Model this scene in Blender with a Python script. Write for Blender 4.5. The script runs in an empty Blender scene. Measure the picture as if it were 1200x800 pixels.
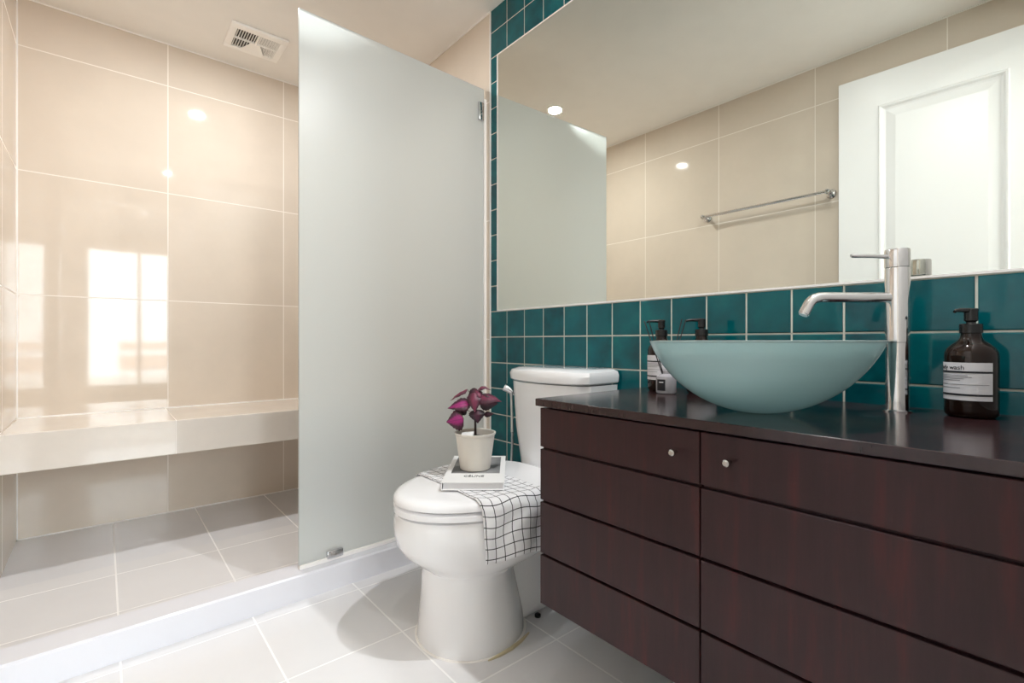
import bpy, bmesh, math, random
from mathutils import Vector, Matrix
PI = math.pi
H = 0.975                      # eye height above the bathroom floor; heights below are written from eye level
C = bpy.context.scene.collection
scene = bpy.context.scene
YAW = math.atan2(479, 570)

# ------------------------------------------------------------------ camera, world, lights, exposure
cam = bpy.data.cameras.new('camera'); cam.sensor_width = 36; cam.lens = 17.1
cam.clip_start = 0.01
co = bpy.data.objects.new('camera', cam); C.objects.link(co)
co.location = (0, 0, H); co.rotation_euler = (PI/2, 0, -YAW)
scene.camera = co
scene.view_settings.view_transform = 'Standard'
scene.view_settings.look = 'None'
scene.view_settings.gamma = 1
scene.view_settings.use_curve_mapping = False
scene.view_settings.exposure = 0.15
scene.cycles.use_denoising = True
scene.cycles.max_bounces = 14
scene.cycles.diffuse_bounces = 8
scene.cycles.glossy_bounces = 6
scene.cycles.transparent_max_bounces = 12
scene.cycles.sample_clamp_indirect = 6
scene.cycles.caustics_reflective = False
scene.cycles.caustics_refractive = False

SKY = 10.0          # bright overcast sky seen through the bedroom window
DAY = 80.0        # daylight entering by the bedroom window
LAMP_SHOWER = 17.5
LAMP_VANITY = 3.0
LAMP_FILL = 25.0  # power of the fill lamp added above the vanity
LAMP_BEDROOM = 14.0
w = bpy.data.worlds.new('sky'); scene.world = w; w.use_nodes = True
w.node_tree.nodes['Background'].inputs[0].default_value = (0.90, 0.95, 1.0, 1)
w.node_tree.nodes['Background'].inputs[1].default_value = SKY

def area(name, loc, rot, sx, sy, power, col, shape='RECTANGLE', spread=PI):
    l = bpy.data.lights.new(name, 'AREA'); l.shape = shape; l.size = sx; l.size_y = sy
    l.energy = power; l.color = col; l.spread = spread
    o = bpy.data.objects.new(name, l); C.objects.link(o)
    o.location = (loc[0], loc[1], loc[2]+H); o.rotation_euler = rot
    return o
area('window_daylight', (0.75, -3.28, 0.35), (PI/2, 0, 0), 2.0, 2.2, DAY, (0.86, 0.93, 1.0))
D1 = (0.522, 2.47); D2 = (0.485, 0.83); D3 = (1.15, 0.45); D4 = (0.40, -0.90)  # D3 is an added fill lamp, placed to even out the room light
for n, (x, y), pw in (('shower_downlight_beam', D1, LAMP_SHOWER), ('entrance_downlight_beam', D2, LAMP_VANITY), ('vanity_downlight_beam', D3, LAMP_FILL), ('bedroom_downlight_beam', D4, LAMP_BEDROOM)):
    area(n, (x, y, 1.648), (0, 0, 0), (0.085 if n[0] == 's' else 0.045), 0.085, pw, (0.965, 0.985, 1.0), 'DISK')

# ------------------------------------------------------------------ materials
def lin(r, g, b):
    f = lambda c: (c/255/12.92) if c/255 <= .04045 else ((c/255+.055)/1.055)**2.4
    return (f(r), f(g), f(b), 1)
class NT:
    def __init__(s, name):
        s.m = bpy.data.materials.new(name); s.m.use_nodes = True
        s.t = s.m.node_tree; s.n = s.t.nodes; s.b = s.n['Principled BSDF']
    def node(s, typ, **kw):
        n = s.n.new(typ)
        for k, v in kw.items(): setattr(n, k, v)
        return n
    def link(s, a, b): s.t.links.new(a, b)
    def val(s, sock, v):
        if hasattr(v, 'links') or hasattr(v, 'is_linked'): s.link(v, sock)
        else: sock.default_value = v
    def math(s, op, a, b=0.0, c=None):
        n = s.node('ShaderNodeMath', operation=op)
        s.val(n.inputs[0], a); s.val(n.inputs[1], b)
        if c is not None: s.val(n.inputs[2], c)
        return n.outputs[0]
    def mix(s, f, a, b):
        n = s.node('ShaderNodeMix', data_type='RGBA')
        s.val(n.inputs[0], f); s.val(n.inputs[6], a); s.val(n.inputs[7], b)
        return n.outputs[2]
    def noise(s, vec, scale, detail=3, rough=.5):
        n = s.node('ShaderNodeTexNoise'); n.inputs['Scale'].default_value = scale
        n.inputs['Detail'].default_value = detail; n.inputs['Roughness'].default_value = rough
        if vec is not None: s.link(vec, n.inputs['Vector'])
        return n.outputs[0]
    def ramp(s, f, stops):
        n = s.node('ShaderNodeValToRGB'); e = n.color_ramp.elements
        while len(e) < len(stops): e.new(.5)
        for q, (p, c) in zip(e, stops): q.position = p; q.color = c
        s.link(f, n.inputs[0]); return n.outputs[0]
    def bump(s, h, strength, dist=.01):
        n = s.node('ShaderNodeBump'); n.inputs['Strength'].default_value = strength
        n.inputs['Distance'].default_value = dist; s.link(h, n.inputs['Height'])
        s.link(n.outputs[0], s.b.inputs['Normal'])
def mat(name, col, rough=.5, metal=0, coat=0, noise_amt=.06, scale=8, spec=.5):
    t = NT(name)
    geo = t.node('ShaderNodeTexCoord')
    f = t.noise(geo.outputs['Object'], scale)
    dark = tuple(c*(1-noise_amt) for c in col[:3])+(1,)
    t.link(t.mix(f, dark, col), t.b.inputs['Base Color'])
    t.b.inputs['Roughness'].default_value = rough
    t.b.inputs['Metallic'].default_value = metal
    t.b.inputs['Coat Weight'].default_value = coat
    t.b.inputs['Coat Roughness'].default_value = .05
    t.b.inputs['Specular IOR Level'].default_value = spec
    return t.m
def tile_mat(name, col, grout, ax, per, off, gw, rough, cloud=.08, cell=.03, gbump=.3, scale=3.0, spec=.5):
    t = NT(name)
    g = t.node('ShaderNodeNewGeometry'); sp = t.node('ShaderNodeSeparateXYZ')
    t.link(g.outputs['Position'], sp.inputs[0])
    lines = []; cells = []
    for a, p, o in zip(ax, per, off):
        q = t.math('DIVIDE', t.math('SUBTRACT', sp.outputs[a], o), p)
        cells.append(t.math('FLOOR', q))
        fr = t.math('SUBTRACT', q, t.math('ROUND', q))
        lines.append(t.math('LESS_THAN', t.math('ABSOLUTE', fr), gw/2/p))
    line = t.math('MAXIMUM', lines[0], lines[1])
    cb = t.node('ShaderNodeCombineXYZ'); t.link(cells[0], cb.inputs[0]); t.link(cells[1], cb.inputs[1])
    wn = t.node('ShaderNodeTexWhiteNoise'); t.link(cb.outputs[0], wn.inputs['Vector'])
    va = t.node('ShaderNodeVectorMath', operation='MULTIPLY_ADD')
    t.link(wn.outputs['Color'], va.inputs[0]); va.inputs[1].default_value = (9, 9, 9); t.link(g.outputs['Position'], va.inputs[2])
    n1 = t.noise(va.outputs[0], scale, 5, .6)
    c2 = tuple(c*(1-cloud*2) for c in col[:3])+(1,)
    c = t.mix(t.ramp(n1, [(.3, (0, 0, 0, 1)), (.7, (1, 1, 1, 1))]), c2, col)
    c3 = tuple(c_*(1-cell) for c_ in col[:3])+(1,)
    c = t.mix(t.math('MULTIPLY', wn.outputs['Value'], .4), c, c3)
    t.link(t.mix(line, c, grout), t.b.inputs['Base Color'])
    t.link(t.math('MULTIPLY_ADD', line, .5, rough), t.b.inputs['Roughness'])
    t.b.inputs['Specular IOR Level'].default_value = spec
    t.bump(t.math('SUBTRACT', 1.0, line), gbump, .002)
    return t.m
beige = lin(218, 205, 190); grout_w = lin(236, 228, 219)
M = {}
M['tile_back'] = tile_mat('beige_wall_tile_back', beige, grout_w, (0, 2), (.607, .602), (.278, .228+H), .005, .045, .05, .04)
M['tile_side'] = tile_mat('beige_wall_tile_side', beige, grout_w, (1, 2), (.606, .602), (1.08, .228+H), .005, .045, .05, .04)
M['tile_right'] = tile_mat('beige_wall_tile_right', beige, grout_w, (1, 2), (.607, .602), (1.953, 1.215+H), .005, .045, .05, .04)
M['floor_back'] = tile_mat('grey_floor_tile_back', lin(224, 224, 227), lin(243, 242, 241), (0, 1), (.365, 8), (.405, 0), .006, .2, .04, .03, .2, 2.0)
M['floor_tile'] = tile_mat('grey_floor_tile', lin(230, 229, 230), lin(243, 242, 241), (0, 1), (.365, .365), (.405, 1.49), .006, .2, .04, .03, .2, 2.0)
M['ceiling'] = mat('white_ceiling_paint', lin(240, 237, 232), .75)
M['white_wall'] = mat('white_wall_paint', lin(232, 230, 226), .8)
M['caulk'] = mat('white_sealant', lin(243, 240, 236), .35)
M['curb'] = mat('white_marble_curb', lin(222, 222, 228), .15, noise_amt=.05, scale=5)
M['bench'] = tile_mat('cream_marble_bench', lin(226, 218, 209), lin(240, 234, 228), (0, 1), (.85, 30), (.265, 11), .003, .05, .05, .03, .1, 4)
M['porcelain'] = mat('white_porcelain', lin(240, 240, 241), .07, coat=.6, noise_amt=.01)
M['seat_plastic'] = mat('white_seat_plastic', lin(243, 243, 245), .14, noise_amt=.01)
M['chrome'] = mat('polished_chrome', lin(222, 222, 224), .06, 1, noise_amt=.03)
M['chrome2'] = mat('soft_chrome', lin(226, 224, 224), .11, 1, noise_amt=.03)
M['steel'] = mat('brushed_steel', lin(200, 198, 195), .22, 1, noise_amt=.08, scale=40)
M['mirror'] = mat('mirror_silver', lin(229, 231, 224), .003, 1, noise_amt=.0)
M['door_paint'] = mat('white_satin_door_paint', lin(234, 234, 234), .35, noise_amt=.01)
M['black_plastic'] = mat('black_pump_plastic', lin(20, 19, 20), .25)
M['amber'] = mat('dark_amber_bottle', lin(34, 17, 9), .05, coat=0, noise_amt=.5, scale=18, spec=.4)
M['label'] = mat('white_paper_label', lin(225, 224, 228), .6, noise_amt=.02)
M['ink'] = mat('black_ink', lin(22, 22, 30), .6)
M['ink_grey'] = mat('grey_ink', lin(130, 130, 136), .6)
M['pot'] = mat('cream_ceramic_pot', lin(222, 217, 208), .45, noise_amt=.05, scale=30)
M['soil'] = mat('dark_soil', lin(40, 30, 26), .95, noise_amt=.7, scale=120)
M['stem'] = mat('dark_plant_stem', lin(48, 30, 28), .6, noise_amt=.3, scale=60)
M['petiole'] = mat('green_brown_petiole', lin(110, 92, 62), .6, noise_amt=.3, scale=60)
M['paper'] = mat('white_book_paper', lin(240, 240, 240), .5, noise_amt=.02)
M['reed'] = mat('black_reed', lin(26, 22, 24), .6)
M['hose'] = mat('silver_hose', lin(205, 205, 208), .25, .8, noise_amt=.1, scale=200)
M['vent'] = mat('white_vent_plastic', lin(246, 244, 240), .4, noise_amt=.01)
M['vent_shade'] = mat('painted_vent_shade', lin(60, 55, 50), .9)  # dark colour stands in for shade inside the vent
M['stain'] = mat('yellowed_sealant', lin(222, 208, 170), .5, noise_amt=.35, scale=14)
M['cavity'] = mat('dark_cabinet_gap', lin(24, 14, 14), .8)
M['yellow_wall'] = mat('yellow_rendered_facade', lin(190, 120, 40), .8)
M['balcony'] = mat('pale_balcony_render', lin(222, 212, 200), .8)

def wood(name, rough, c1, c2, c3, spec=.5):
    t = NT(name)
    tc = t.node('ShaderNodeTexCoord'); mp = t.node('ShaderNodeMapping')
    t.link(tc.outputs['Object'], mp.inputs[0]); mp.inputs['Scale'].default_value = (14, 14, 1.6)
    n = t.noise(mp.outputs[0], 2.2, 8, .62)
    mp2 = t.node('ShaderNodeMapping'); t.link(tc.outputs['Object'], mp2.inputs[0]); mp2.inputs['Scale'].default_value = (70, 70, 3)
    n2 = t.noise(mp2.outputs[0], 3, 3)
    c = t.ramp(n, [(.3, c1), (.55, c2), (.78, c3)])
    c = t.mix(t.math('MULTIPLY', n2, .45), c, tuple(x*.55 for x in c1[:3])+(1,))
    t.link(c, t.b.inputs['Base Color']); t.b.inputs['Roughness'].default_value = rough
    t.b.inputs['Specular IOR Level'].default_value = spec
    t.bump(n2, .04, .001)
    return t.m
M['wood'] = wood('dark_mahogany_veneer', .38, lin(42, 22, 24), lin(53, 28, 30), lin(82, 31, 31), .3)
M['wood_top'] = wood('dark_mahogany_worktop', .17, lin(42, 26, 28), lin(50, 30, 32), lin(58, 33, 34))

# glazed teal tile: colour pools inside each tile
t = NT('teal_glazed_tile')
tc = t.node('ShaderNodeNewGeometry'); at = t.node('ShaderNodeAttribute'); at.attribute_name = 'tone'
va = t.node('ShaderNodeVectorMath', operation='ADD'); t.link(tc.outputs['Position'], va.inputs[0]); t.link(at.outputs['Color'], va.inputs[1])
n = t.noise(va.outputs[0], 9, 4, .55)
c = t.ramp(n, [(.3, lin(0, 62, 71)), (.52, lin(2, 86, 93)), (.75, lin(12, 110, 112))])
c = t.mix(t.math('MULTIPLY', at.outputs['Alpha'], .55), c, lin(5, 86, 94))
t.link(c, t.b.inputs['Base Color']); t.b.inputs['Roughness'].default_value = .05
t.b.inputs['Specular IOR Level'].default_value = .38; t.b.inputs['Coat Roughness'].default_value = .03
n3 = t.noise(va.outputs[0], 7, 2); t.bump(n3, .12, .01)
M['teal'] = t.m
M['teal_grout'] = mat('pale_tile_grout', lin(214, 214, 202), .8, noise_amt=.12, scale=30)

def shader_mix(name, build):
    t = NT(name); out = t.n['Material Output']
    s = build(t); t.link(s, out.inputs['Surface']); return t.m
def frosted(t):
    d = t.node('ShaderNodeBsdfDiffuse'); d.inputs[0].default_value = lin(240, 244, 243)
    tr = t.node('ShaderNodeBsdfTranslucent'); tr.inputs[0].default_value = lin(236, 244, 243)
    rf = t.node('ShaderNodeBsdfRefraction'); rf.inputs[0].default_value = lin(240, 246, 246); rf.inputs[1].default_value = .85; rf.inputs[2].default_value = 1.25
    gl = t.node('ShaderNodeBsdfGlossy'); gl.inputs[1].default_value = .32
    m0 = t.node('ShaderNodeMixShader'); m0.inputs[0].default_value = .55
    t.link(tr.outputs[0], m0.inputs[1]); t.link(rf.outputs[0], m0.inputs[2])
    m1 = t.node('ShaderNodeMixShader'); m1.inputs[0].default_value = .55
    t.link(d.outputs[0], m1.inputs[1]); t.link(m0.outputs[0], m1.inputs[2])
    fr = t.node('ShaderNodeFresnel'); fr.inputs[0].default_value = 1.4
    m2 = t.node('ShaderNodeMixShader'); t.link(fr.outputs[0], m2.inputs[0])
    t.link(m1.outputs[0], m2.inputs[1]); t.link(gl.outputs[0], m2.inputs[2]); return m2.outputs[0]
def clearcoat(t):
    tp = t.node('ShaderNodeBsdfTransparent'); tp.inputs[0].default_value = (.95, .97, .96, 1)
    gl = t.node('ShaderNodeBsdfGlossy'); gl.inputs[1].default_value = .03
    fr = t.node('ShaderNodeFresnel'); fr.inputs[0].default_value = 1.45
    m2 = t.node('ShaderNodeMixShader'); t.link(fr.outputs[0], m2.inputs[0])
    t.link(tp.outputs[0], m2.inputs[1]); t.link(gl.outputs[0], m2.inputs[2]); return m2.outputs[0]
def basin_glass(t):
    d = t.node('ShaderNodeBsdfDiffuse'); d.inputs[0].default_value = lin(190, 218, 220)
    tr = t.node('ShaderNodeBsdfTranslucent'); tr.inputs[0].default_value = lin(196, 224, 224)
    gl = t.node('ShaderNodeBsdfGlossy'); gl.inputs[1].default_value = .2
    m1 = t.node('ShaderNodeMixShader'); m1.inputs[0].default_value = .6
    t.link(d.outputs[0], m1.inputs[1]); t.link(tr.outputs[0], m1.inputs[2])
    fr = t.node('ShaderNodeFresnel'); fr.inputs[0].default_value = 1.45
    m2 = t.node('ShaderNodeMixShader'); t.link(fr.outputs[0], m2.inputs[0])
    t.link(m1.outputs[0], m2.inputs[1]); t.link(gl.outputs[0], m2.inputs[2]); return m2.outputs[0]
def clear_white(t):
    d = t.node('ShaderNodeBsdfDiffuse'); d.inputs[0].default_value = lin(200, 196, 200)
    c = clearcoat(t)
    m = t.node('ShaderNodeMixShader'); m.inputs[0].default_value = .45
    t.link(d.outputs[0], m.inputs[1]); t.link(c, m.inputs[2]); return m.outputs[0]
M['frost'] = shader_mix('frosted_screen_glass', frosted)
M['clear'] = shader_mix('smooth_glass_face', clearcoat)
M['basin'] = shader_mix('frosted_aqua_glass', basin_glass)
M['diffuser_glass'] = shader_mix('cloudy_clear_glass', clear_white)
t = NT('warm_white_lamp_glow'); t.b.inputs['Emission Color'].default_value = (1, .95, .88, 1); t.b.inputs['Emission Strength'].default_value = 40
t.b.inputs['Base Color'].default_value = (1, 1, 1, 1); M['glow'] = t.m

# checked cloth (uv in metres)
t = NT('white_cloth_with_black_check')
uv = t.node('ShaderNodeUVMap'); sp = t.node('ShaderNodeSeparateXYZ'); t.link(uv.outputs[0], sp.inputs[0])
ls = []
for k, o, pr in ((0, .006, .0290), (1, .01, .0325)):
    q = t.math('DIVIDE', t.math('SUBTRACT', sp.outputs[k], o), pr)
    ls.append(t.math('LESS_THAN', t.math('ABSOLUTE', t.math('SUBTRACT', q, t.math('ROUND', q))), .0013/.03))
t.link(t.mix(t.math('MAXIMUM', ls[0], ls[1]), lin(236, 236, 238), lin(24, 24, 28)), t.b.inputs['Base Color'])
t.b.inputs['Roughness'].default_value = .85; t.bump(t.noise(uv.outputs[0], 900, 2), .3, .001)
M['cloth'] = t.m
# purple coleus leaf: magenta heart, dark rim (uv: x across, y along)
def leaf_mat(name, heart, rim, w0):
    t = NT(name)
    uv = t.node('ShaderNodeUVMap'); sp = t.node('ShaderNodeSeparateXYZ'); t.link(uv.outputs[0], sp.inputs[0])
    a = t.math('ABSOLUTE', sp.outputs[0])
    nz = t.noise(uv.outputs[0], 7, 4)
    f = t.math('ADD', a, t.math('MULTIPLY', t.math('SUBTRACT', nz, .5), .5))
    c = t.ramp(f, [(w0-.15, heart), (w0+.2, rim)])
    vein = t.math('LESS_THAN', t.math('ABSOLUTE', t.math('SUBTRACT', t.math('FRACT', t.math('MULTIPLY', t.math('SUBTRACT', sp.outputs[1], t.math('MULTIPLY', a, .35)), 6)), .5)), .05)
    vein = t.math('MAXIMUM', vein, t.math('LESS_THAN', a, .05))
    c = t.mix(t.math('MULTIPLY', vein, .4), c, rim)
    t.link(c, t.b.inputs['Base Color']); t.b.inputs['Roughness'].default_value = .5
    return t.m
M['leaf_pink'] = leaf_mat('magenta_leaf', lin(150, 24, 106), lin(58, 18, 38), .40)
M['leaf_rose'] = leaf_mat('rose_leaf', lin(112, 34, 66), lin(66, 22, 42), .42)
M['leaf_dark'] = leaf_mat('dark_plum_leaf', lin(72, 16, 44), lin(34, 12, 26), .34)
# book photo print
t = NT('grey_cover_photo'); tc = t.node('ShaderNodeTexCoord')
n = t.noise(tc.outputs['Object'], 11, 3); t.link(t.ramp(n, [(.42, lin(44, 44, 46)), (.5, lin(120, 120, 122)), (.7, lin(158, 158, 160))]), t.b.inputs['Base Color'])
t.b.inputs['Roughness'].default_value = .3; M['photo'] = t.m

# ------------------------------------------------------------------ mesh helpers
class MB:
    def __init__(s): s.bm = bmesh.new()
    def box(s, x0, x1, y0, y1, z0, z1, bev=0, seg=2):
        m = Matrix.Translation(((x0+x1)/2, (y0+y1)/2, (z0+z1)/2)) @ Matrix.Diagonal((abs(x1-x0), abs(y1-y0), abs(z1-z0), 1))
        r = bmesh.ops.create_cube(s.bm, size=1, matrix=m)
        if bev:
            es = list({e for v in r['verts'] for e in v.link_edges})
            bmesh.ops.bevel(s.bm, geom=es, offset=bev, segments=seg, profile=.5, affect='EDGES')
        return s
    def loft(s, rings, cap0=True, cap1=True, closed=True):
        vs = [[s.bm.verts.new(p) for p in r] for r in rings]
        n = len(rings[0])
        for a, b in zip(vs, vs[1:]):
            for i in range(n if closed else n-1):
                j = (i+1) % n
                try: s.bm.faces.new((a[i], a[j], b[j], b[i]))
                except ValueError: pass
        if cap0: s.bm.faces.new(vs[0][::-1])
        if cap1: s.bm.faces.new(vs[-1])
        return s
    def lathe(s, prof, cx=0, cy=0, n=40, cap0=True, cap1=True):
        return s.loft([[(cx+r*math.cos(2*PI*i/n), cy+r*math.sin(2*PI*i/n), z) for i in range(n)] for r, z in prof], cap0, cap1)
    def tube(s, pts, r, n=12, rs=None):
        pts = [Vector(p) for p in pts]; rings = []; up = Vector((0, 0, 1))
        for i, p in enumerate(pts):
            d = (pts[min(i+1, len(pts)-1)]-pts[max(i-1, 0)]).normalized()
            a = d.cross(up if abs(d.z) < .95 else Vector((1, 0, 0))).normalized(); b = d.cross(a)
            rr = rs[i] if rs else r
            rings.append([p+a*rr*math.cos(2*PI*k/n)+b*rr*math.sin(2*PI*k/n) for k in range(n)])
        return s.loft(rings)
    def add(s, verts, faces):
        vs = [s.bm.verts.new(v) for v in verts]
        for f in faces: s.bm.faces.new([vs[i] for i in f])
        return s
    def xf(s, m): bmesh.ops.transform(s.bm, matrix=m, verts=s.bm.verts); return s
def obj(name, mb, material, parent=None, smooth=False, local=False, recalc=True):
    bm = mb.bm if isinstance(mb, MB) else mb
    if not local:
        off = Vector((0, 0, H))
        if parent:
            p = parent; tot = Vector((0, 0, 0))
            while p: tot += p.location; p = p.parent
            off -= tot
        bmesh.ops.translate(bm, vec=off, verts=bm.verts)
    if recalc: bmesh.ops.recalc_face_normals(bm, faces=bm.faces)
    me = bpy.data.meshes.new(name); bm.to_mesh(me); bm.free()
    for m in (material if isinstance(material, (list, tuple)) else [material]): me.materials.append(m)
    if smooth:
        for p in me.polygons: p.use_smooth = True
        me.set_sharp_from_angle(angle=math.radians(38))
    o = bpy.data.objects.new(name, me); C.objects.link(o)
    if parent: o.parent = parent
    return o
def thing(name, label, cat, loc, rotz=0, group=None):
    o = bpy.data.objects.new(name, None); C.objects.link(o); o.empty_display_size = .05
    o.location = (loc[0], loc[1], loc[2]+H); o.rotation_euler = (0, 0, rotz)
    o['label'] = label; o['category'] = cat
    if group: o['group'] = group
    return o
def tag(o, label, cat, group=None):
    o['label'] = label; o['category'] = cat
    if group: o['group'] = group
    return o
def struct(name, mb, m, **k):
    o = obj(name, mb, m, **k); o['kind'] = 'structure'; return o
def text_bm(s, size, extr=.0004):
    cu = bpy.data.curves.new('t', 'FONT'); cu.body = s; cu.size = size; cu.extrude = extr; cu.align_x = 'CENTER'; cu.align_y = 'CENTER'
    o = bpy.data.objects.new('t', cu); C.objects.link(o)
    dg = bpy.context.evaluated_depsgraph_get(); me = bpy.data.meshes.new_from_object(o.evaluated_get(dg))
    bm = bmesh.new(); bm.from_mesh(me); bpy.data.objects.remove(o); bpy.data.curves.remove(cu); bpy.data.meshes.remove(me)
    m = MB(); m.bm.free(); m.bm = bm; return m

# ------------------------------------------------------------------ setting
CE = 1.668; ZF = -.975; ZS = -.96; XL = -.32; XR = 1.5; YB = 3.33; YT = 1.953; YR = .02
struct('floor', MB().box(XL, XR, -.1, 1.96, ZF-.1, ZF), M['floor_tile'])
struct('floor_shower', MB().box(XL, XR, 1.98, 2.70, ZF-.1, ZS), M['floor_tile'])
struct('floor_shower_rear', MB().box(XL, XR, 2.70, YB, ZF-.1, ZS), M['floor_back'])
cb = MB().box(XL-.1, XR+.1, -.1, YB+.1, CE, CE+.1)
struct('ceiling', cb, M['ceiling'])
struct('wall_back', MB().box(XL-.1, XR+.1, YB, YB+.1, ZF-.1, CE), M['tile_back'])
struct('wall_left', MB().box(XL-.1, XL, -.1, YB, ZF-.1, CE), M['tile_side'])
struct('wall_right_shower', MB().box(XR, XR+.1, YT, YB, ZF-.1, CE), M['tile_right'])
DX = .56; DT = 1.49
struct('wall_front', MB().box(DX, XR+.1, YR-.12, YR, ZF-.1, CE), M['white_wall'])
struct('wall_front_lintel', MB().box(XL, DX, YR-.12, YR, DT, CE), M['white_wall'])

# the tiled wall behind toilet and vanity: grout bed plus glazed tiles, cut round the mirror
TP = .1277; MZ0, MZ1, MY1 = .157, 1.421, 1.893
bm = bmesh.new()
MB.box(type('q', (), {'bm': bm})(), XR+.0022, XR+.1, YR-.12, YT, ZF-.1, CE)
col = bm.loops.layers.float_color.new('tone')
rnd = random.Random(4)
def tile(y0, y1, z0, z1):
    if y1-y0 < .006 or z1-z0 < .006: return
    prof = [(0, .004), (0.0006, .0012), (.003, .0)]; rings = []
    for i, (ins, xo) in enumerate([(0, .003), (.0008, .0009), (.0028, .0)]):
        x = XR+xo
        rings.append([bm.verts.new(v) for v in ((x, y0+ins, z0+ins), (x, y1-ins, z0+ins), (x, y1-ins, z1-ins), (x, y0+ins, z1-ins))])
    fs = []
    for a, b in zip(rings, rings[1:]):
        for i in range(4): fs.append(bm.faces.new((a[i], a[(i+1) % 4], b[(i+1) % 4], b[i])))
    fs.append(bm.faces.new(rings[-1]))
    t4 = (rnd.random()*8, rnd.random()*8, rnd.random()*8, rnd.random())
    for f in fs:
        f.material_index = 1
        for l in f.loops: l[col] = t4
G = .0022
ys = [YT-k*TP for k in range(0, 17)]; zs = [.150+k*TP for k in range(-9, 13)]
for k in range(len(ys)-1):
    y1, y0 = ys[k]-G, max(ys[k+1]+G, YR)
    for j in range(len(zs)-1):
        z0, z1 = max(zs[j]+G, ZF), min(zs[j+1]-G, CE)
        if z1 <= z0: continue
        inz = z0 > MZ0-.03 and z1 < MZ1+.02
        if inz:
            if y1 > MY1+.01: tile(max(y0, MY1+.0105), y1, z0, z1)
            continue
        tile(y0, y1, z0, z1)
struct('wall_right', bm, [M['teal_grout'], M['teal']])
# sealant lines in the corners
struct('trim_1', MB().box(XL, XR, YB-.005, YB, CE-.006, CE), M['caulk'])
struct('trim_2', MB().box(XL, XL+.005, YB-.005, YB, ZS, CE-.006), M['caulk'])
struct('trim_3', MB().box(XL, XR, YB-.005, YB, ZS, ZS+.006), M['caulk'])
struct('trim_4', MB().box(XR-.005, XR, YT, YB-.005, CE-.006, CE), M['caulk'])
struct('trim_5', MB().box(XL, XL+.004, YR, YB-.005, CE-.005, CE), M['caulk'])
struct('trim_6', MB().box(XR-.003, XR+.004, YT-.001, YT+.005, ZF, CE-.006), M['caulk'])
# low kerb between shower and room
def kerb():
    m = MB(); 
    pts = [(XL, 1.897), (XR, 1.93)]
    prof = [(0, ZF-.02), (0, -.885), (.006, -.879), (.105, -.879), (.108, -.884), (.108, ZS-.02)]
    m.loft([[(x, y+a, z) for a, z in prof] for x, y in pts]); return m
struct('trim_7', kerb(), M['curb'])
# door frame of the entrance
struct('trim_8', MB().box(DX-.0, DX+.012, YR-.14, YR-.005, ZF, DT), M['door_paint'])
struct('trim_9', MB().box(XL, DX, YR-.13, YR-.0, DT-.02, DT), M['door_paint'])

# bedroom behind the camera, whose window the glossy tiles reflect
BX0, BX1, BY = -1.6, 2.4, -3.2
struct('floor_bedroom', MB().box(BX0, BX1, BY, -.1, ZF-.1, ZF), mat('pale_laminate', lin(190, 170, 148), .4))
struct('ceiling_bedroom', MB().box(BX0, BX1, BY, -.1, CE, CE+.1), M['ceiling'])
struct('wall_bedroom_left', MB().box(BX0-.1, BX0, BY, -.1, ZF, CE), M['white_wall'])
struct('wall_bedroom_right', MB().box(BX1, BX1+.1, BY, -.1, ZF, CE), M['white_wall'])
struct('wall_bedroom_side', MB().box(BX0, XL-.1, -.12, -.1, ZF, CE).box(XR+.1, BX1, -.12, -.1, ZF, CE), M['white_wall'])
WX0, WX1, WZ0, WZ1 = -.22, 1.75, -.72, 1.46
struct('wall_bedroom_window', MB().box(BX0, WX0, BY-.1, BY, ZF, CE).box(WX1, BX1, BY-.1, BY, ZF, CE).box(WX0, WX1, BY-.1, BY, WZ1, CE).box(WX0, WX1, BY-.1, BY, ZF, WZ0), M['white_wall'])
wn = MB()
for x in (WX0, .42, 1.06, WX1-.05): wn.box(x, x+.05, BY-.07, BY-.02, WZ0, WZ1)
wn.box(WX0, WX1, BY-.07, BY-.02, WZ0, WZ0+.04).box(WX0, WX1, BY-.07, BY-.02, WZ1-.04, WZ1)
fr = struct('window_1', wn, M['door_paint'])
pn = obj('window_pane', MB().box(WX0+.03, WX1-.03, BY-.05, BY-.045, WZ0+.02, WZ1-.02), M['clear'], fr)
tag(obj('balcony_parapet', MB().box(-2.5, 3.5, -4.6, -4.45, -1.2, -.62, .01), M['balcony']), 'pale rendered balcony parapet outside the bedroom window', 'parapet')
hb = thing('distant_building', 'yellow rendered building outside beyond the balcony', 'building', (2.6, -16, -4))
obj('wall', MB().box(.44, 6.5, -17, -16, -4, -.02), M['yellow_wall'], hb)
for zz in (-1.25, -.5):
    obj('ledge', MB().box(.40, 6.6, -16, -15.8, zz, zz+.18, .02), M['paper'], hb)

# ------------------------------------------------------------------ large things
# shower bench
b = MB().box(XL, XR, 2.79, YB, -.534, -.373, .004)
sb = obj('shower_bench', b, M['bench'], smooth=False)
tag(sb, 'glossy cream marble shower bench running along the back wall', 'bench')
struct('trim_10', MB().box(XL+.004, XR, YB-.006, YB, -.373, -.367), M['caulk'])

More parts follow.
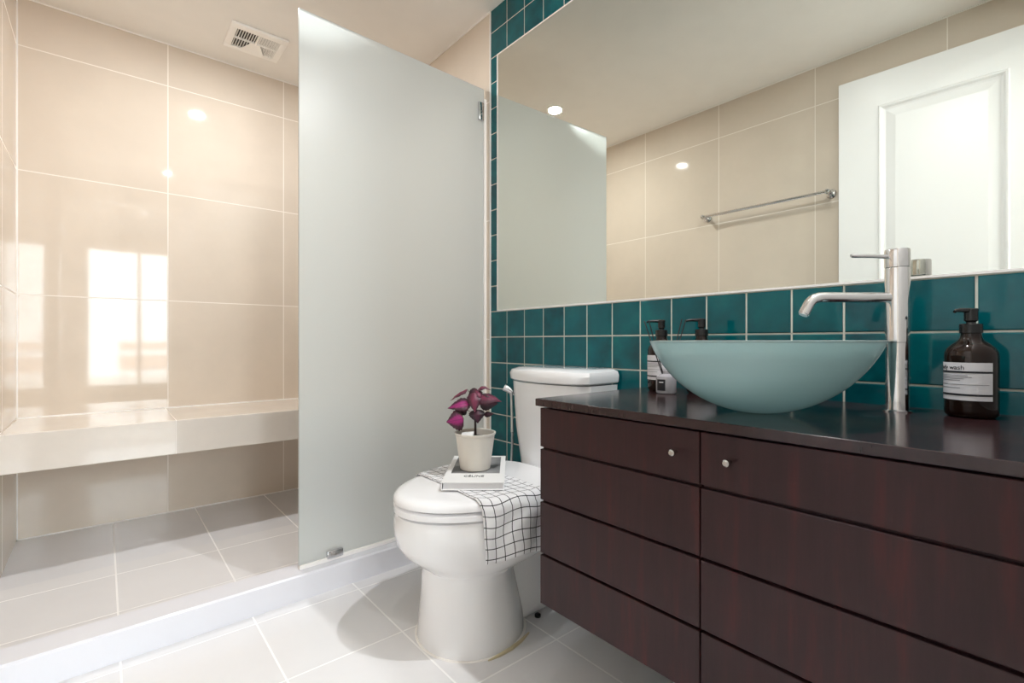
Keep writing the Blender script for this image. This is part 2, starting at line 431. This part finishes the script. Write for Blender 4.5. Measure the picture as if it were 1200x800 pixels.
# frosted glass screen
gx0, gy0, gx1, gy1, gz0, gz1 = .577, 1.96, 1.488, 1.993, -.868, 1.285
sc = thing('shower_screen', 'tall frosted glass shower screen standing on the white kerb', 'shower screen', (gx0, gy0, -.879))
dirv = Vector((gx1-gx0, gy1-gy0, 0)).normalized(); nv = Vector((-dirv.y, dirv.x, 0))
def gbox(x0, x1, n0, n1, z0, z1, mb=None, bev=0):
    m = MB().box(x0, x1, n0, n1, z0, z1, bev)
    m.xf(Matrix(((dirv.x, nv.x, 0, gx0), (dirv.y, nv.y, 0, gy0), (0, 0, 1, 0), (0, 0, 0, 1)))); return m
L = (Vector((gx1, gy1, 0))-Vector((gx0, gy0, 0))).length
gp = gbox(0, L, 0, .01, gz0, gz1)
g = obj('glass_panel', gp, [M['frost'], M['clear']], sc)
for p in g.data.polygons:
    if p.normal.dot(nv) > .9: p.material_index = 1
obj('bottom_seal', gbox(0, L, -.008, .018, -.879, -.862, bev=.003), M['caulk'], sc)
obj('wall_seal', gbox(L-.004, L+.012, -.006, .016, -.862, gz1-.05), M['caulk'], sc)
def clamp(x0, x1, z0, z1):
    o = obj('glass_clamp', gbox(x0, x1, -.012, .022, z0, z1, bev=.003), M['chrome'], sc, smooth=True)
    s = gbox((x0+x1)/2-.004, (x0+x1)/2+.004, -.0135, -.010, (z0+z1)/2-.004, (z0+z1)/2+.004, bev=.001)
    obj('screw', s, M['steel'], o)
clamp(.105, .17, -.868, -.838)
clamp(L-.04, L-.008, 1.12, 1.21)

# wall mirror
mi = thing('wall_mirror', 'large frameless wall mirror above the teal tiles', 'mirror', (XR, 1.0, MZ0))
MX = 1.4995
obj('mirror_glass', MB().box(MX, XR+.002, YR, MY1, MZ0, MZ1), M['mirror'], mi)
obj('mirror_edge', MB().box(XR-.0015, XR+.002, MY1, MY1+.008, MZ0-.006, MZ1+.006).box(XR-.0015, XR+.002, YR, MY1, MZ0-.006, MZ0).box(XR-.0015, XR+.002, YR, MY1, MZ1, MZ1+.006), M['caulk'], mi)

# vanity cabinet hung on the wall
VF, VL, VR = .93, .985, YR+.006
zt, zb = -.184, -.726; dv = .512
va_ = thing('vanity_cabinet', 'wall hung dark mahogany vanity cabinet with grooved fronts', 'cabinet', (1.2, .5, zb))
body = MB().box(VF+.024, 1.49, VR, VL-.004, zb+.002, -.1795)
obj('carcass', body, M['wood'], va_)
gro = [zt, -.2945, -.441, -.588, zb]
def vdoor(y0, y1, ky):
    m = MB()
    for a, b_ in zip(gro, gro[1:]):
        m.box(VF, VF+.019, y0, y1, b_+(.0035 if b_ != zb else 0), a-(.0035 if a != zt else 0), .0012, 1)
    m.box(VF+.012, VF+.0235, y0+.001, y1-.001, zb+.002, zt-.002)
    d = obj('door', m, M['wood'], va_)
    k = MB().lathe([(.0035, 0), (.0035, .009), (.0065, .012), (.0075, .016), (.007, .021), (.0045, .0235)], n=20)
    k.xf(Matrix.Translation((VF, ky, -.233)) @ Matrix.Rotation(-PI/2, 4, 'Y'))
    o = obj('knob', k, M['steel'], d, smooth=True)
vdoor(dv+.0015, VL, .565)
vdoor(VR, dv-.0015, .449)
ct = obj('countertop', MB().box(.925, XR-.001, VR-.004, 1.0, -.1795, -.159, .0012, 1), M['wood_top'])
tag(ct, 'glossy dark mahogany worktop on the vanity cabinet', 'countertop')

# ------------------------------------------------------------------ toilet
TY = 1.362
def sect(xf, xb, hw, z, n=2.0, m=56, hb=None, ctr=None):
    """egg-shaped section: front half ellipse, rear squarer"""
    cx = ctr if ctr is not None else xf+(xb-xf)*.5
    pts = []
    for i in range(m):
        a = 2*PI*i/m; c, s = math.cos(a), math.sin(a)
        if c < 0: e = 2.0/n; x = cx-(cx-xf)*abs(c)**e; y = TY+math.copysign(hw*abs(s)**e, s)
        else:
            e = 2.0/3.4; x = cx+(xb-cx)*abs(c)**e
            k = abs(c)**1.2; hh = hw*(1-k)+(hb if hb else hw)*k
            y = TY+math.copysign(hh*abs(s)**e, s)
        pts.append((x, y, z))
    return pts
to = thing('toilet', 'white porcelain toilet with closed lid beside the vanity', 'toilet', (1.0, TY, ZF))
S = lambda xf, xb, hw, z, ctr, hb=None, n=2.0: sect(xf, xb, hw, z, n, 56, hb, ctr)
bowl = MB().loft([
    S(.780, 1.14, .175, ZF, .945, .115), S(.781, 1.14, .174, ZF+.01, .945, .115), S(.784, 1.14, .170, -.93, .945, .11), S(.791, 1.12, .161, -.85, .943, .105),
    S(.795, 1.10, .152, -.77, .94, .10), S(.798, 1.10, .150, -.745, .94, .10), S(.797, 1.12, .152, -.736, .95, .11), S(.783, 1.20, .164, -.724, .97, .14),
    S(.752, 1.25, .192, -.700, 1.0, .16), S(.722, 1.30, .214, -.672, 1.03, .18), S(.702, 1.36, .229, -.64, 1.06, .2),
    S(.692, 1.40, .236, -.600, 1.07, .205), S(.692, 1.42, .236, -.560, 1.08, .205), S(.697, 1.43, .232, -.543, 1.08, .2), S(.71, 1.43, .222, -.540, 1.08, .2)])
obj('bowl', bowl, M['porcelain'], to, smooth=True)
tr = MB().box(.98, 1.46, TY-.095, TY+.095, ZF, -.60, .03, 4)
o_ = obj('trapway', tr, M['porcelain'], to, smooth=True)
obj('bolt_cap', MB().lathe([(.011, ZF+.004), (.011, ZF+.012), (.006, ZF+.016)], 1.175, TY-.105, 16), M['black_plastic'], to, smooth=True)['label'] = 'small black bolt cap'
obj('base_sealant', MB().loft([S(.773, 1.15, .181, ZF, .945, .119), S(.776, 1.15, .179, ZF+.003, .945, .119)]), M['caulk'], to)
obj('sealant_stain', MB().tube([(.90, TY-.179, ZF+.001), (.94, TY-.182, ZF+.001), (.99, TY-.180, ZF+.001), (1.04, TY-.170, ZF+.001), (1.09, TY-.152, ZF+.001)], .005, 8, [.002, .006, .007, .006, .003]), M['stain'], to, smooth=True)['label'] = 'yellowed sealant line'
deck = MB().box(1.22, 1.48, TY-.20, TY+.20, -.60, -.512, .03, 4)
obj('deck', deck, M['porcelain'], to, smooth=True)
seat = MB().loft([S(.715, 1.30, .216, -.5375, 1.08, .19), S(.699, 1.30, .232, -.5365, 1.08, .20), S(.692, 1.30, .239, -.534, 1.08, .20), S(.692, 1.30, .239, -.518, 1.08, .2), S(.699, 1.30, .232, -.513, 1.08, .2)])
obj('seat', seat, M['seat_plastic'], to, smooth=True)
lid = MB().loft([S(.715, 1.28, .216, -.509, 1.08, .19), S(.699, 1.285, .232, -.5085, 1.08, .2), S(.691, 1.29, .240, -.505, 1.08, .2), S(.691, 1.29, .240, -.497, 1.08, .2), S(.695, 1.285, .236, -.487, 1.08, .195), S(.707, 1.275, .225, -.4795, 1.08, .185), S(.73, 1.26, .204, -.4765, 1.08, .17)])
obj('lid', lid, M['seat_plastic'], to, smooth=True)
def tsect(x0, x1, hw, z, bow=.05, m=14):
    pts = [(x1, TY+hw, z)]
    r = .045
    for i in range(m+1):      # bowed front with rounded corners
        a = -1+2*i/m; y = TY-a*hw
        x = x0+bow*(abs(a)**2.2)+max(0, abs(a)-.9)*r*4
        pts.append((x, y, z))
    pts.append((x1, TY-hw, z)); return pts
tank = MB().loft([tsect(1.30, 1.488, .172, -.514), tsect(1.290, 1.488, .180, -.505), tsect(1.277, 1.488, .200, -.35), tsect(1.268, 1.488, .211, -.162)])
obj('tank', tank, M['porcelain'], to, smooth=True)
tl = MB().loft([tsect(1.264, 1.49, .208, -.1575), tsect(1.257, 1.49, .214, -.152), tsect(1.254, 1.49, .217, -.128), tsect(1.260, 1.49, .211, -.113), tsect(1.275, 1.488, .19, -.105), tsect(1.31, 1.48, .15, -.101)])
obj('tank_lid', tl, M['porcelain'], to, smooth=True)

# checked cloth over the lid
def cloth():
    bm = bmesh.new(); uvl = bm.loops.layers.uv.new('UVMap')
    nx, ns = 26, 96; W0, W1 = .857, 1.088
    zl = -.4745; grid = []; uvs = []
    for i in range(nx+1):
        t_ = i/nx; x = W0+(W1-W0)*t_
        k = math.sqrt(max(.02, 1-((1.08-x)/.392)**2)) if x < 1.08 else 1.0
        yn = TY-.243*k; yf = TY+.243*k
        r = .02; drop = .166+.006*math.sin(t_*9)-.008*t_; far = .05
        segs = []
        flat = (yf-r)-(yn+r); arc = r*PI/2; tot = far+arc+flat+arc+drop
        colv = []
        for j in range(ns+1):
            s = tot*j/ns; q = s
            if q < far: y, z = yf, zl-r-far+q
            else:
                q -= far
                if q < arc: a = q/r; y, z = yf-r+r*math.cos(a), zl-r+r*math.sin(a)
                else:
                    q -= arc
                    if q < flat: y, z = yf-r-q, zl
                    else:
                        q -= flat
                        if q < arc: a = q/r; y, z = yn+r-r*math.sin(a), zl-r+r*math.cos(a)
                        else:
                            q -= arc; y, z = yn, zl-r-q
                            y -= .006*math.sin(t_*11+q*16)*min(1, q/.06)+.004
                            
            xx = x
            if s > tot-drop: xx = x+(.5-t_)*.02*(s-tot+drop)/drop*0+.006*math.sin(9*(s-tot+drop)/drop)*.4
            if z >= zl-1e-6:    # little creases near the free edges of the flat part
                z += .0012*(1+math.sin(s*60+t_*9))*(1 if t_ < .15 or t_ > .85 else .1)
            colv.append(bm.verts.new((xx+.006*math.sin(s*9.0)*(1-t_)+(.013*(1-t_)*min(1, max(0, s-tot+drop+.03)/.12)), y, z))); uvs.append(None)
        grid.append((colv, tot))
    for i in range(nx):
        for j in range(ns):
            f = bm.faces.new((grid[i][0][j], grid[i+1][0][j], grid[i+1][0][j+1], grid[i][0][j+1]))
            for l, (a, b_) in zip(f.loops, ((i, j), (i+1, j), (i+1, j+1), (i, j+1))):
                tt = grid[a][1]
                l[uvl].uv = ((W1-W0)*a/nx, .9-(tt-tt*b_/ns) if False else (tt*b_/ns)-tt+.9)
    o = obj('tea_towel', bm, M['cloth'], smooth=True)
    sm = o.modifiers.new('thickness', 'SOLIDIFY'); sm.thickness = .0022; sm.offset = 1
    return o
tag(cloth(), 'white towel with thin black check draped over the toilet lid', 'towel')

# book
BW, BD, BT = .198, .355, .026
zb0 = -.4705
bk = thing('book', 'white hardcover book with grey cover photo on the toilet lid', 'book', (1.008, 1.392, zb0), -YAW)
obj('back_cover', MB().box(-BW/2, BW/2, -BD/2, BD/2, 0, .003, .0006, 1), M['paper'], bk, local=True)
obj('page_block', MB().box(-BW/2+.004, BW/2-.004, -BD/2+.004, BD/2-.004, .003, BT-.003), mat('page_edges', lin(226, 226, 228), .8), bk, local=True)
fc = obj('front_cover', MB().box(-BW/2, BW/2, -BD/2, BD/2, BT-.003, BT, .0006, 1), M['paper'], bk, local=True)
obj('spine', MB().box(-BW/2-.0015, -BW/2+.0015, -BD/2, BD/2, 0, BT, .0006, 1), M['paper'], bk, local=True)
obj('cover_photo', MB().box(-BW/2+.017, BW/2-.017, -BD/2+.105, BD/2-.022, BT, BT+.0004), M['photo'], fc, local=True)
tx = text_bm('CÉLINE', .021, .0003); tx.xf(Matrix.Translation((-.002, -BD/2+.068, BT+.0005)) @ Matrix.Diagonal((1, 1.5, 1, 1)))
obj('title', tx, M['ink'], fc, local=True)

# potted plant
px, py, pz = .998, 1.388, zb0+BT+.0006
pl = thing('potted_plant', 'magenta leaved plant in a cream pot standing on the book', 'plant', (px, py, pz), -YAW)
obj('pot', MB().lathe([(.049, 0), (.0525, .003), (.056, .03), (.068, .118), (.0715, .121), (.0725, .127), (.0700, .128), (.0665, .126), (.064, .10), (.050, .02)], n=48), M['pot'], pl, smooth=True, local=True)
bm = MB().lathe([(.0, .101), (.063, .100)] , n=32, cap0=False, cap1=True)
bm = MB().lathe([(.062, .098), (.060, .106), (.03, .110), (.005, .109)], n=32)
obj('soil', bm, M['soil'], pl, smooth=True, local=True)
tg = MB().add([(-.050, -.028, .108), (-.006, -.038, .112), (-.002, -.018, .133), (-.046, -.010, .126), (-.050, -.0275, .109), (-.006, -.0375, .113), (-.002, -.0175, .134), (-.046, -.0095, .127)],
              [(0, 1, 2, 3), (4, 5, 6, 7), (0, 1, 5, 4), (1, 2, 6, 5), (2, 3, 7, 6), (3, 0, 4, 7)])
obj('plant_tag', tg, M['paper'], pl, local=True)['label'] = 'folded white paper tag'
PX = .00302/10.67            # metres per zoomed pixel at the plant's distance
def lp(cx, cy, d=0.0): return Vector(((cx-450)*PX, d, .118+(700-cy)*PX))
stem = MB().tube([lp(455, 740), lp(452, 640), lp(450, 545), lp(455, 420), lp(450, 300, .004)], .004, 10, [.0045, .0042, .0038, .0028, .002])
st = obj('stem', stem, M['stem'], pl, smooth=True, local=True)
def petiole(a, b_, m=.5, lift=.006):
    mid = (a+b_)/2+Vector((0, 0, lift))
    pts = [a*(1-t_)**2+mid*2*t_*(1-t_)+b_*t_**2 for t_ in [i/6 for i in range(7)]]
    obj('petiole', MB().tube(pts, .0011, 6), M['petiole'], st, smooth=True, local=True)
def leaf(base, tip, width, m, face, arch=.008, fold=.25, root=None):
    """ovate leaf from base to tip; face = direction its upper side looks at"""
    bm = bmesh.new(); uvl = bm.loops.layers.uv.new('UVMap')
    ax = tip-base; Ln = ax.length; ax.normalize(); nrm = Vector(face); nrm = (nrm-ax*nrm.dot(ax)).normalized(); sd = ax.cross(nrm)
    nu, nvv = 8, 14; g = []
    for j in range(nvv+1):
        v = j/nvv; hw = width*.6*(math.sin(PI*min(1, v**.58))**1.05 if v < 1 else 0)
        hw = max(hw, .0003)
        if 0 < j < nvv: hw *= 1+.06*(1 if j % 2 else -1)
        row = []
        for i in range(nu+1):
            u = -1+2*i/nu
            p = base+ax*(v*Ln)+sd*(u*hw)+nrm*(arch*math.sin(PI*v)-fold*abs(u)*hw+.0012*math.sin(v*20)*abs(u))
            row.append(bm.verts.new(p))
        g.append(row)
    for j in range(nvv):
        for i in range(nu):
            f = bm.faces.new((g[j][i], g[j][i+1], g[j+1][i+1], g[j+1][i]))
            for l, (a, b_) in zip(f.loops, ((i, j), (i+1, j), (i+1, j+1), (i, j+1))): l[uvl].uv = (-1+2*a/nu, b_/nvv)
    o = obj('leaf', bm, m, pl, smooth=True, local=True)
    sm = o.modifiers.new('t', 'SOLIDIFY'); sm.thickness = .0006
    if root is not None: petiole(root, base)
F_ = (0, -1, .35)
LPk, LR, LD = M['leaf_pink'], M['leaf_rose'], M['leaf_dark']
leaf(lp(395, 300, -.012), lp(118, 368, -.02), .046, LPk, (-.1, -1, .75), .006, .2, lp(452, 420))
leaf(lp(318, 490, -.03), lp(108, 525, -.035), .062, LPk, (-.1, -1, .15), .004, .15, lp(200, 370, -.02))
leaf(lp(350, 140, .01), lp(143, 283, .0), .022, LR, (-.5, -.5, .9), .006, .5, lp(452, 330))
leaf(lp(455, 190, .01), lp(645, 150, .0), .026, LR, (.1, -.5, 1), .02, .4, lp(452, 300))
leaf(lp(470, 135, .0), lp(355, 280, .0), .032, LD, (-.6, -.9, .2), .004, .2, lp(452, 330))
leaf(lp(440, 175, -.012), lp(455, 410, -.035), .044, LR, (.0, -1, .3), .008, .3, lp(452, 300))
leaf(lp(470, 150, .0), lp(520, 260, -.02), .028, LR, (.4, -1, .2), .006, .3)
leaf(lp(500, 215, -.01), lp(778, 288, -.014), .05, LR, (.2, -.7, .9), .01, .5, lp(452, 330))
leaf(lp(505, 300, -.012), lp(735, 310, -.02), .046, LD, (.1, -1, -.1), .006, .2, lp(452, 360))
leaf(lp(470, 380, -.02), lp(490, 545, -.03), .046, LD, (.1, -1, .1), .006, .2, lp(452, 430))
leaf(lp(560, 452, -.005), lp(690, 440, -.005), .017, LD, (.1, -1, .3), .002, .2, lp(452, 500))
leaf(lp(345, 395, -.005), lp(225, 440, -.01), .024, LD, (-.1, -1, .1), .003, .2, lp(452, 470))
leaf(lp(430, 280, .02), lp(330, 330, .04), .04, LD, (-.1, -.3, 1), .004, .2)
leaf(lp(470, 280, .02), lp(600, 360, .05), .04, LD, (.1, -.3, 1), .004, .2)

# bidet sprayer on the wall between screen and tank
bs = thing('bidet_sprayer', 'chrome bidet sprayer hanging on teal tiles beside the toilet tank', 'sprayer', (1.499, 1.742, -.24))
obj('wall_holder', MB().box(1.468, 1.4995, 1.715, 1.752, -.252, -.225, .004), M['chrome'], bs, smooth=True)
hd = MB().tube([(1.455, 1.728, -.42), (1.455, 1.731, -.33), (1.457, 1.737, -.255), (1.456, 1.740, -.225)], .009, 14, [.008, .0065, .007, .010])
obj('spray_handle', hd, M['chrome'], bs, smooth=True)
hh = MB().tube([(1.460, 1.734, -.238), (1.452, 1.748, -.224), (1.442, 1.766, -.214)], .014, 16, [.012, .017, .020])
obj('spray_head', hh, M['chrome'], bs, smooth=True)
pts = []
for i in range(25):
    t_ = i/24; pts.append((1.455+.02*math.sin(t_*PI), 1.728+.028*math.sin(t_*2.4)+.01*t_, -.42-.30*t_))
obj('hose', MB().tube(pts, .0065, 12), M['hose'], bs, smooth=True)

# ------------------------------------------------------------------ things on the worktop
CT = -.1588
# vessel basin
BXc, BYc, BR = 1.118, .479, .232
bz = thing('vessel_basin', 'frosted aqua glass bowl basin standing on the dark worktop', 'basin', (BXc, BYc, CT))
hgt = .1598; Rs = (BR*BR+hgt*hgt)/(2*hgt)
outer = []; 
a1 = math.asin(BR/Rs)
for i in range(25):
    a = a1*(.05+.95*i/24); outer.append((Rs*math.sin(a), Rs-Rs*math.cos(a)))
off = outer[0][1]
outer = [(r, (z-off)/(hgt-off)*hgt) for r, z in outer]
inner = [(max(.004, r-.011), z+.010 if z < hgt-.02 else z+.010*(hgt-z)/.02) for r, z in outer[::-1]]
inner[0] = (BR-.010, hgt-.0008)
prof = outer + [(BR-.003, hgt+.0012), (BR-.007, hgt+.0012)] + inner
obj('bowl', MB().lathe(prof, n=96), M['basin'], bz, smooth=True, local=True)
obj('drain', MB().lathe([(.024, .0105), (.024, .0145), (.019, .016), (.006, .0165)], n=28), M['chrome'], bz, smooth=True, local=True)
# tall mixer tap
fx, fy = 1.388, .284
ang = math.atan2(BYc-fy+.02, BXc-fx)          # spout points to the bowl
fa = thing('basin_faucet', 'tall chrome mixer tap standing beside the aqua glass basin', 'faucet', (fx, fy, CT), ang)
fb = MB().lathe([(.0285, 0), (.0285, .003), (.0235, .0045), (.0228, .02), (.0228, .156), (.0222, .1565), (.0222, .1575), (.0232, .158), (.0235, .325), (.0228, .3265)], n=40)
obj('body', fb, M['chrome2'], fa, smooth=True, local=True)
sp_ = [(.01, 0, .259)]
for i in range(5): sp_.append((.02+.02*i, 0, .259))
for i in range(1, 9):
    a = i/8*math.radians(62); sp_.append((.10+.034*math.sin(a), 0, .259-.034*(1-math.cos(a))))
e = sp_[-1]; d = math.radians(62); sp_.append((e[0]+.022*math.cos(d), 0, e[2]-.022*math.sin(d)))
# stretch spout to reach length
SPL = 1.77
sp_ = [(x*SPL if x < .1 else .1*SPL+(x-.1), y, z) for x, y, z in sp_]
spt = obj('spout', MB().tube(sp_, .0115, 20), M['chrome2'], fa, smooth=True, local=True)
e = Vector(sp_[-1]); dd = Vector((math.cos(d), 0, -math.sin(d)))
obj('aerator', MB().tube([e-dd*.001, e+dd*.0035], .0095, 18), M['chrome'], spt, smooth=True, local=True)
hd = MB().lathe([(.0215, .3265), (.0235, .3275), (.0240, .330), (.0240, .366), (.0228, .3685), (.006, .369)], n=40)
hdo = obj('handle', hd, M['chrome2'], fa, smooth=True, local=True)
obj('lever', MB().tube([(.020, 0, .352), (.06, 0, .3535), (.104, 0, .354), (.108, 0, .354)], .0048, 14, [.0048, .0044, .0048, .0035]), M['chrome2'], hdo, smooth=True, local=True)

def wrap(mb, r, a0):
    for v in mb.bm.verts:
        a = a0+v.co.x/r; rr = r+v.co.z; v.co = Vector((rr*math.cos(a), rr*math.sin(a), v.co.y))
    return mb
def patch(w_, z0, z1, r, a0, th=.0004, x0=None, x1=None):
    x0 = -w_/2 if x0 is None else x0; x1 = w_/2 if x1 is None else x1
    n = max(2, int((x1-x0)/.004)); m = MB()
    m.loft([[(x0+(x1-x0)*i/n, z, t_) for z, t_ in ((z0, 0), (z1, 0), (z1, th), (z0, th))] for i in range(n+1)])
    return wrap(m, r, a0)
def bottle(x, y, label, face, pump, txt=None):
    o = thing('pump_bottle', label, 'bottle', (x, y, CT), 0, 'dark amber pump bottles on the worktop')
    r = .0435
    obj('body', MB().lathe([(.032, 0), (.038, .001), (.0425, .006), (r, .014), (r, .127), (.0425, .136), (.0385, .145), (.030, .1535), (.0215, .160), (.0178, .167), (.0165, .176), (.0165, .182)], n=48), M['amber'], o, smooth=True, local=True)
    obj('collar', MB().lathe([(.0175, .176), (.0190, .177), (.0190, .195), (.0180, .196), (.009, .197)], n=32), M['black_plastic'], o, smooth=True, local=True)
    pm = MB().lathe([(.008, .194), (.008, .200), (.0115, .203), (.0115, .221), (.012, .2235), (.012, .227), (.010, .2285)], n=28)
    c, s = math.cos(pump), math.sin(pump)
    pm.tube([(0, 0, .2245), (c*.03, s*.03, .2245), (c*.044, s*.044, .2230), (c*.048, s*.048, .2205)], .004, 10, [.0055, .0045, .0035, .003])
    obj('pump', pm, M['black_plastic'], o, smooth=True, local=True)
    lb = obj('label', patch(.105, .037, .115, r+.0002, face), M['label'], o, local=True)
    R2 = r+.0007
    obj('band', patch(.105, .0935, .0975, R2, face), M['ink'], lb, local=True)
    obj('band', patch(.105, .0465, .0505, R2, face), M['ink'], lb, local=True)
    li = MB()
    for k, (z, a, b_) in enumerate([(.0880, -.046, .012), (.0845, -.046, .018), (.0810, -.046, .006), (.0775, -.046, .000), (.0690, -.050, .046), (.0620, -.046, .0)]):
        p_ = patch(0, z, z+.0011, R2, face, .0002, a, b_); me = bpy.data.meshes.new('x'); p_.bm.to_mesh(me); li.bm.from_mesh(me); p_.bm.free(); bpy.data.meshes.remove(me)
    obj('fine_print', li, M['ink_grey'], lb, local=True)
    if txt:
        tb = text_bm(txt, .0135, .0002); tb.xf(Matrix.Translation((-.022, .1045, .0004)))
        # letters run left to right as seen from outside
        obj('lettering', wrap(tb, r+.0004, face), M['ink'], lb, local=True)
    return o
fcam = lambda x, y: math.atan2(-y, -x)
bottle(1.405, .163, 'dark amber pump bottle with body wash label right of the tap', fcam(1.405, .163)+math.radians(-22), math.radians(155), 'body wash')
bottle(1.385, .895, 'dark pump bottle with white label left of the aqua basin', fcam(1.4, .9)-.3, math.radians(140))
bottle(1.405, .768, 'dark pump bottle hidden behind the aqua basin except its black pump', fcam(1.4, .75), math.radians(140))
# reed diffuser
dx_, dy_ = 1.322, .838
rd = thing('reed_diffuser', 'small clear reed diffuser with black label in front of dark bottle', 'diffuser', (dx_, dy_, CT))
obj('bottle', MB().lathe([(.024, 0), (.0285, .002), (.030, .006), (.030, .046), (.028, .052), (.018, .058), (.011, .060), (.011, .068), (.0085, .068), (.0085, .058), (.003, .050)], n=36), M['diffuser_glass'], rd, smooth=True, local=True)
fd = fcam(dx_, dy_)
lb = obj('label', patch(.028, .010, .044, .0303, fd-.55), M['ink'], rd, local=True)
obj('lettering', patch(.014, .034, .037, .0308, fd-.5), M['label'], lb, local=True)
rv = Vector((math.cos(YAW), -math.sin(YAW), 0)); fv = Vector((math.sin(YAW), math.cos(YAW), 0))
for (a, b_, c) in ((-.064, .012, .222), (-.056, -.008, .224), (.050, .006, .228), (.059, -.004, .226)):
    top = rv*a+fv*b_+Vector((0, 0, c)); bot = -rv*a*.06+fv*(-b_*.1)+Vector((0, 0, .012))
    obj('reed', MB().tube([bot, top], .0016, 8), M['reed'], rd, smooth=True, local=True)

# ------------------------------------------------------------------ ceiling and far things
for (x, y), lab in ((D1, 'round recessed ceiling downlight above the shower floor'), (D2, 'round recessed ceiling downlight near the entrance door'), (D3, 'added fill light built as a ceiling downlight above the vanity worktop'), (D4, 'round recessed ceiling downlight in the bedroom outside the door')):  # the one above the vanity is an invented fill source
    rs_ = 1.0 if (x, y) == D1 else .5
    d_ = thing('downlight', lab, 'ceiling light', (x, y, CE), 0, 'recessed ceiling downlights')
    obj('trim_ring', MB().lathe([(r_*rs_, z_) for r_, z_ in ((.046, -.001), (.058, -.001), (.061, -.006), (.058, -.010), (.049, -.011), (.046, -.007), (.046, -.001))], n=40, cap0=False, cap1=False), M['vent'], d_, smooth=True, local=True)
    obj('lens', MB().lathe([(.045*rs_, -.006), (.045*rs_, -.003)], n=32), M['glow'], d_, local=True)
# exhaust vent
ve = thing('exhaust_vent', 'square white louvred exhaust vent in the shower ceiling', 'vent', (.65, 2.99, CE))
x0, x1, y0, y1 = .51, .79, 2.86, 3.12
ix0, ix1, iy0, iy1 = .545, .755, 2.905, 3.09
m = MB(); z0, z1 = CE-.014, CE-.0005
m.box(x0, x1, y0, iy0, z0, z1, .004).box(x0, x1, iy1, y1, z0, z1, .004).box(x0, ix0, iy0-.004, iy1+.004, z0+.0005, z1, .003).box(ix1, x1, iy0-.004, iy1+.004, z0+.0005, z1, .003)
obj('frame', m, M['vent'], ve, smooth=True)
obj('vent_shade_sheet', MB().box(ix0, ix1, iy0, iy1, CE-.002, CE-.0005), M['vent_shade'], ve)  # thin dark sheet paints the shade behind the louvres
mx_, my_ = (ix0+ix1)/2, (iy0+iy1)/2
for k in range(17):
    x = ix0+.006+(ix1-ix0-.012)*k/16
    s = MB().box(-.0055, .0055, iy0-my_, iy1-my_, -.0007, .0007)
    s.xf(Matrix.Translation((x, my_, CE-.0085)) @ Matrix.Rotation(math.radians(48 if x > mx_ else -48), 4, 'Y'))
    obj('louvre', s, M['vent'], ve)
obj('cross_rib', MB().box(ix0, ix1, my_-.003, my_+.003, CE-.0135, CE-.004).box(mx_-.004, mx_+.004, iy0, iy1, CE-.0137, CE-.004), M['vent'], ve)
obj('centre_boss', MB().add([(mx_-.022, my_-.0, CE-.0145), (mx_+.022, my_+.0, CE-.0145), (mx_+.06, iy1, CE-.0145), (mx_-.06, iy1, CE-.0145), (mx_-.022, my_-.0, CE-.013), (mx_+.022, my_+.0, CE-.013), (mx_+.06, iy1, CE-.013), (mx_-.06, iy1, CE-.013)],
    [(0, 1, 2, 3), (4, 5, 6, 7), (0, 1, 5, 4), (1, 2, 6, 5), (2, 3, 7, 6), (3, 0, 4, 7)]), M['vent'], ve)

# towel rail on the left wall, seen in the mirror
tr_ = thing('towel_rail', 'chrome towel rail on the beige left wall reflected in mirror', 'towel rail', (XL, 1.38, .88))
obj('bar', MB().tube([(-.25, .985, .878), (-.25, 1.37, .878), (-.25, 1.772, .878)], .0095, 16), M['chrome'], tr_, smooth=True)
for y in (.992, 1.765):
    m = MB().lathe([(.026, 0), (.026, .006), (.020, .010), (.010, .014), (.0095, .05), (.014, .056), (.016, .07), (.014, .083), (.006, .086)], n=28)
    m.xf(Matrix.Translation((XL, y, .878)) @ Matrix.Rotation(PI/2, 4, 'Y'))
    obj('bracket', m, M['chrome'], tr_, smooth=True)

# entrance door standing open against the left wall
dh = Vector((-.286, .06)); de = Vector((-.25, .936)); dvv = de-dh; dl = dvv.length
do = thing('entrance_door', 'white panelled entrance door standing open by the left wall', 'door', (dh.x, dh.y, ZF+.008), math.atan2(dvv.y, dvv.x))
dH = 1.474-ZF-.008; TH = .028
# local: x along the door, room side is -y, stile/rail frame around recessed fields
def dmesh():
    m = MB(); st_ = .185; rl = .18; zmid = 1.02
    f = 0; bk_ = TH-.0
    for (xa, xb, za, zb_) in ((0, st_, 0, dH), (dl-st_, dl, 0, dH), (st_, dl-st_, 0, .25), (st_, dl-st_, zmid-.09, zmid+.09), (st_, dl-st_, dH-rl, dH)):
        m.box(xa, xb, 0, TH, za, zb_)
    return m
leafo = obj('door_leaf', dmesh(), M['door_paint'], do, local=True)
for za, zb_ in ((.25, .93), (1.11, dH-.18)):
    xa, xb = .185, dl-.185
    p = MB()
    rings = []
    for ins, yy in ((0, .0), (.006, -.006), (.014, -.004), (.022, .008), (.032, .011), (.040, .010), (.075, .004), (.09, .004)):
        rings.append([(xa+ins, yy, za+ins), (xb-ins, yy, za+ins), (xb-ins, yy, zb_-ins), (xa+ins, yy, zb_-ins)])
    p.loft(rings, cap0=False, cap1=True)
    obj('door_panel', p, M['door_paint'], do, local=True, recalc=False)
    obj('panel_back', MB().box(xa, xb, .013, .026, za, zb_), M['door_paint'], do, local=True)
hn = MB().tube([(dl-.06, .0, 1.02), (dl-.06, -.045, 1.02), (dl-.075, -.05, 1.02), (dl-.17, -.05, 1.02)], .008, 12)
obj('lever_handle', hn, M['steel'], do, smooth=True, local=True)
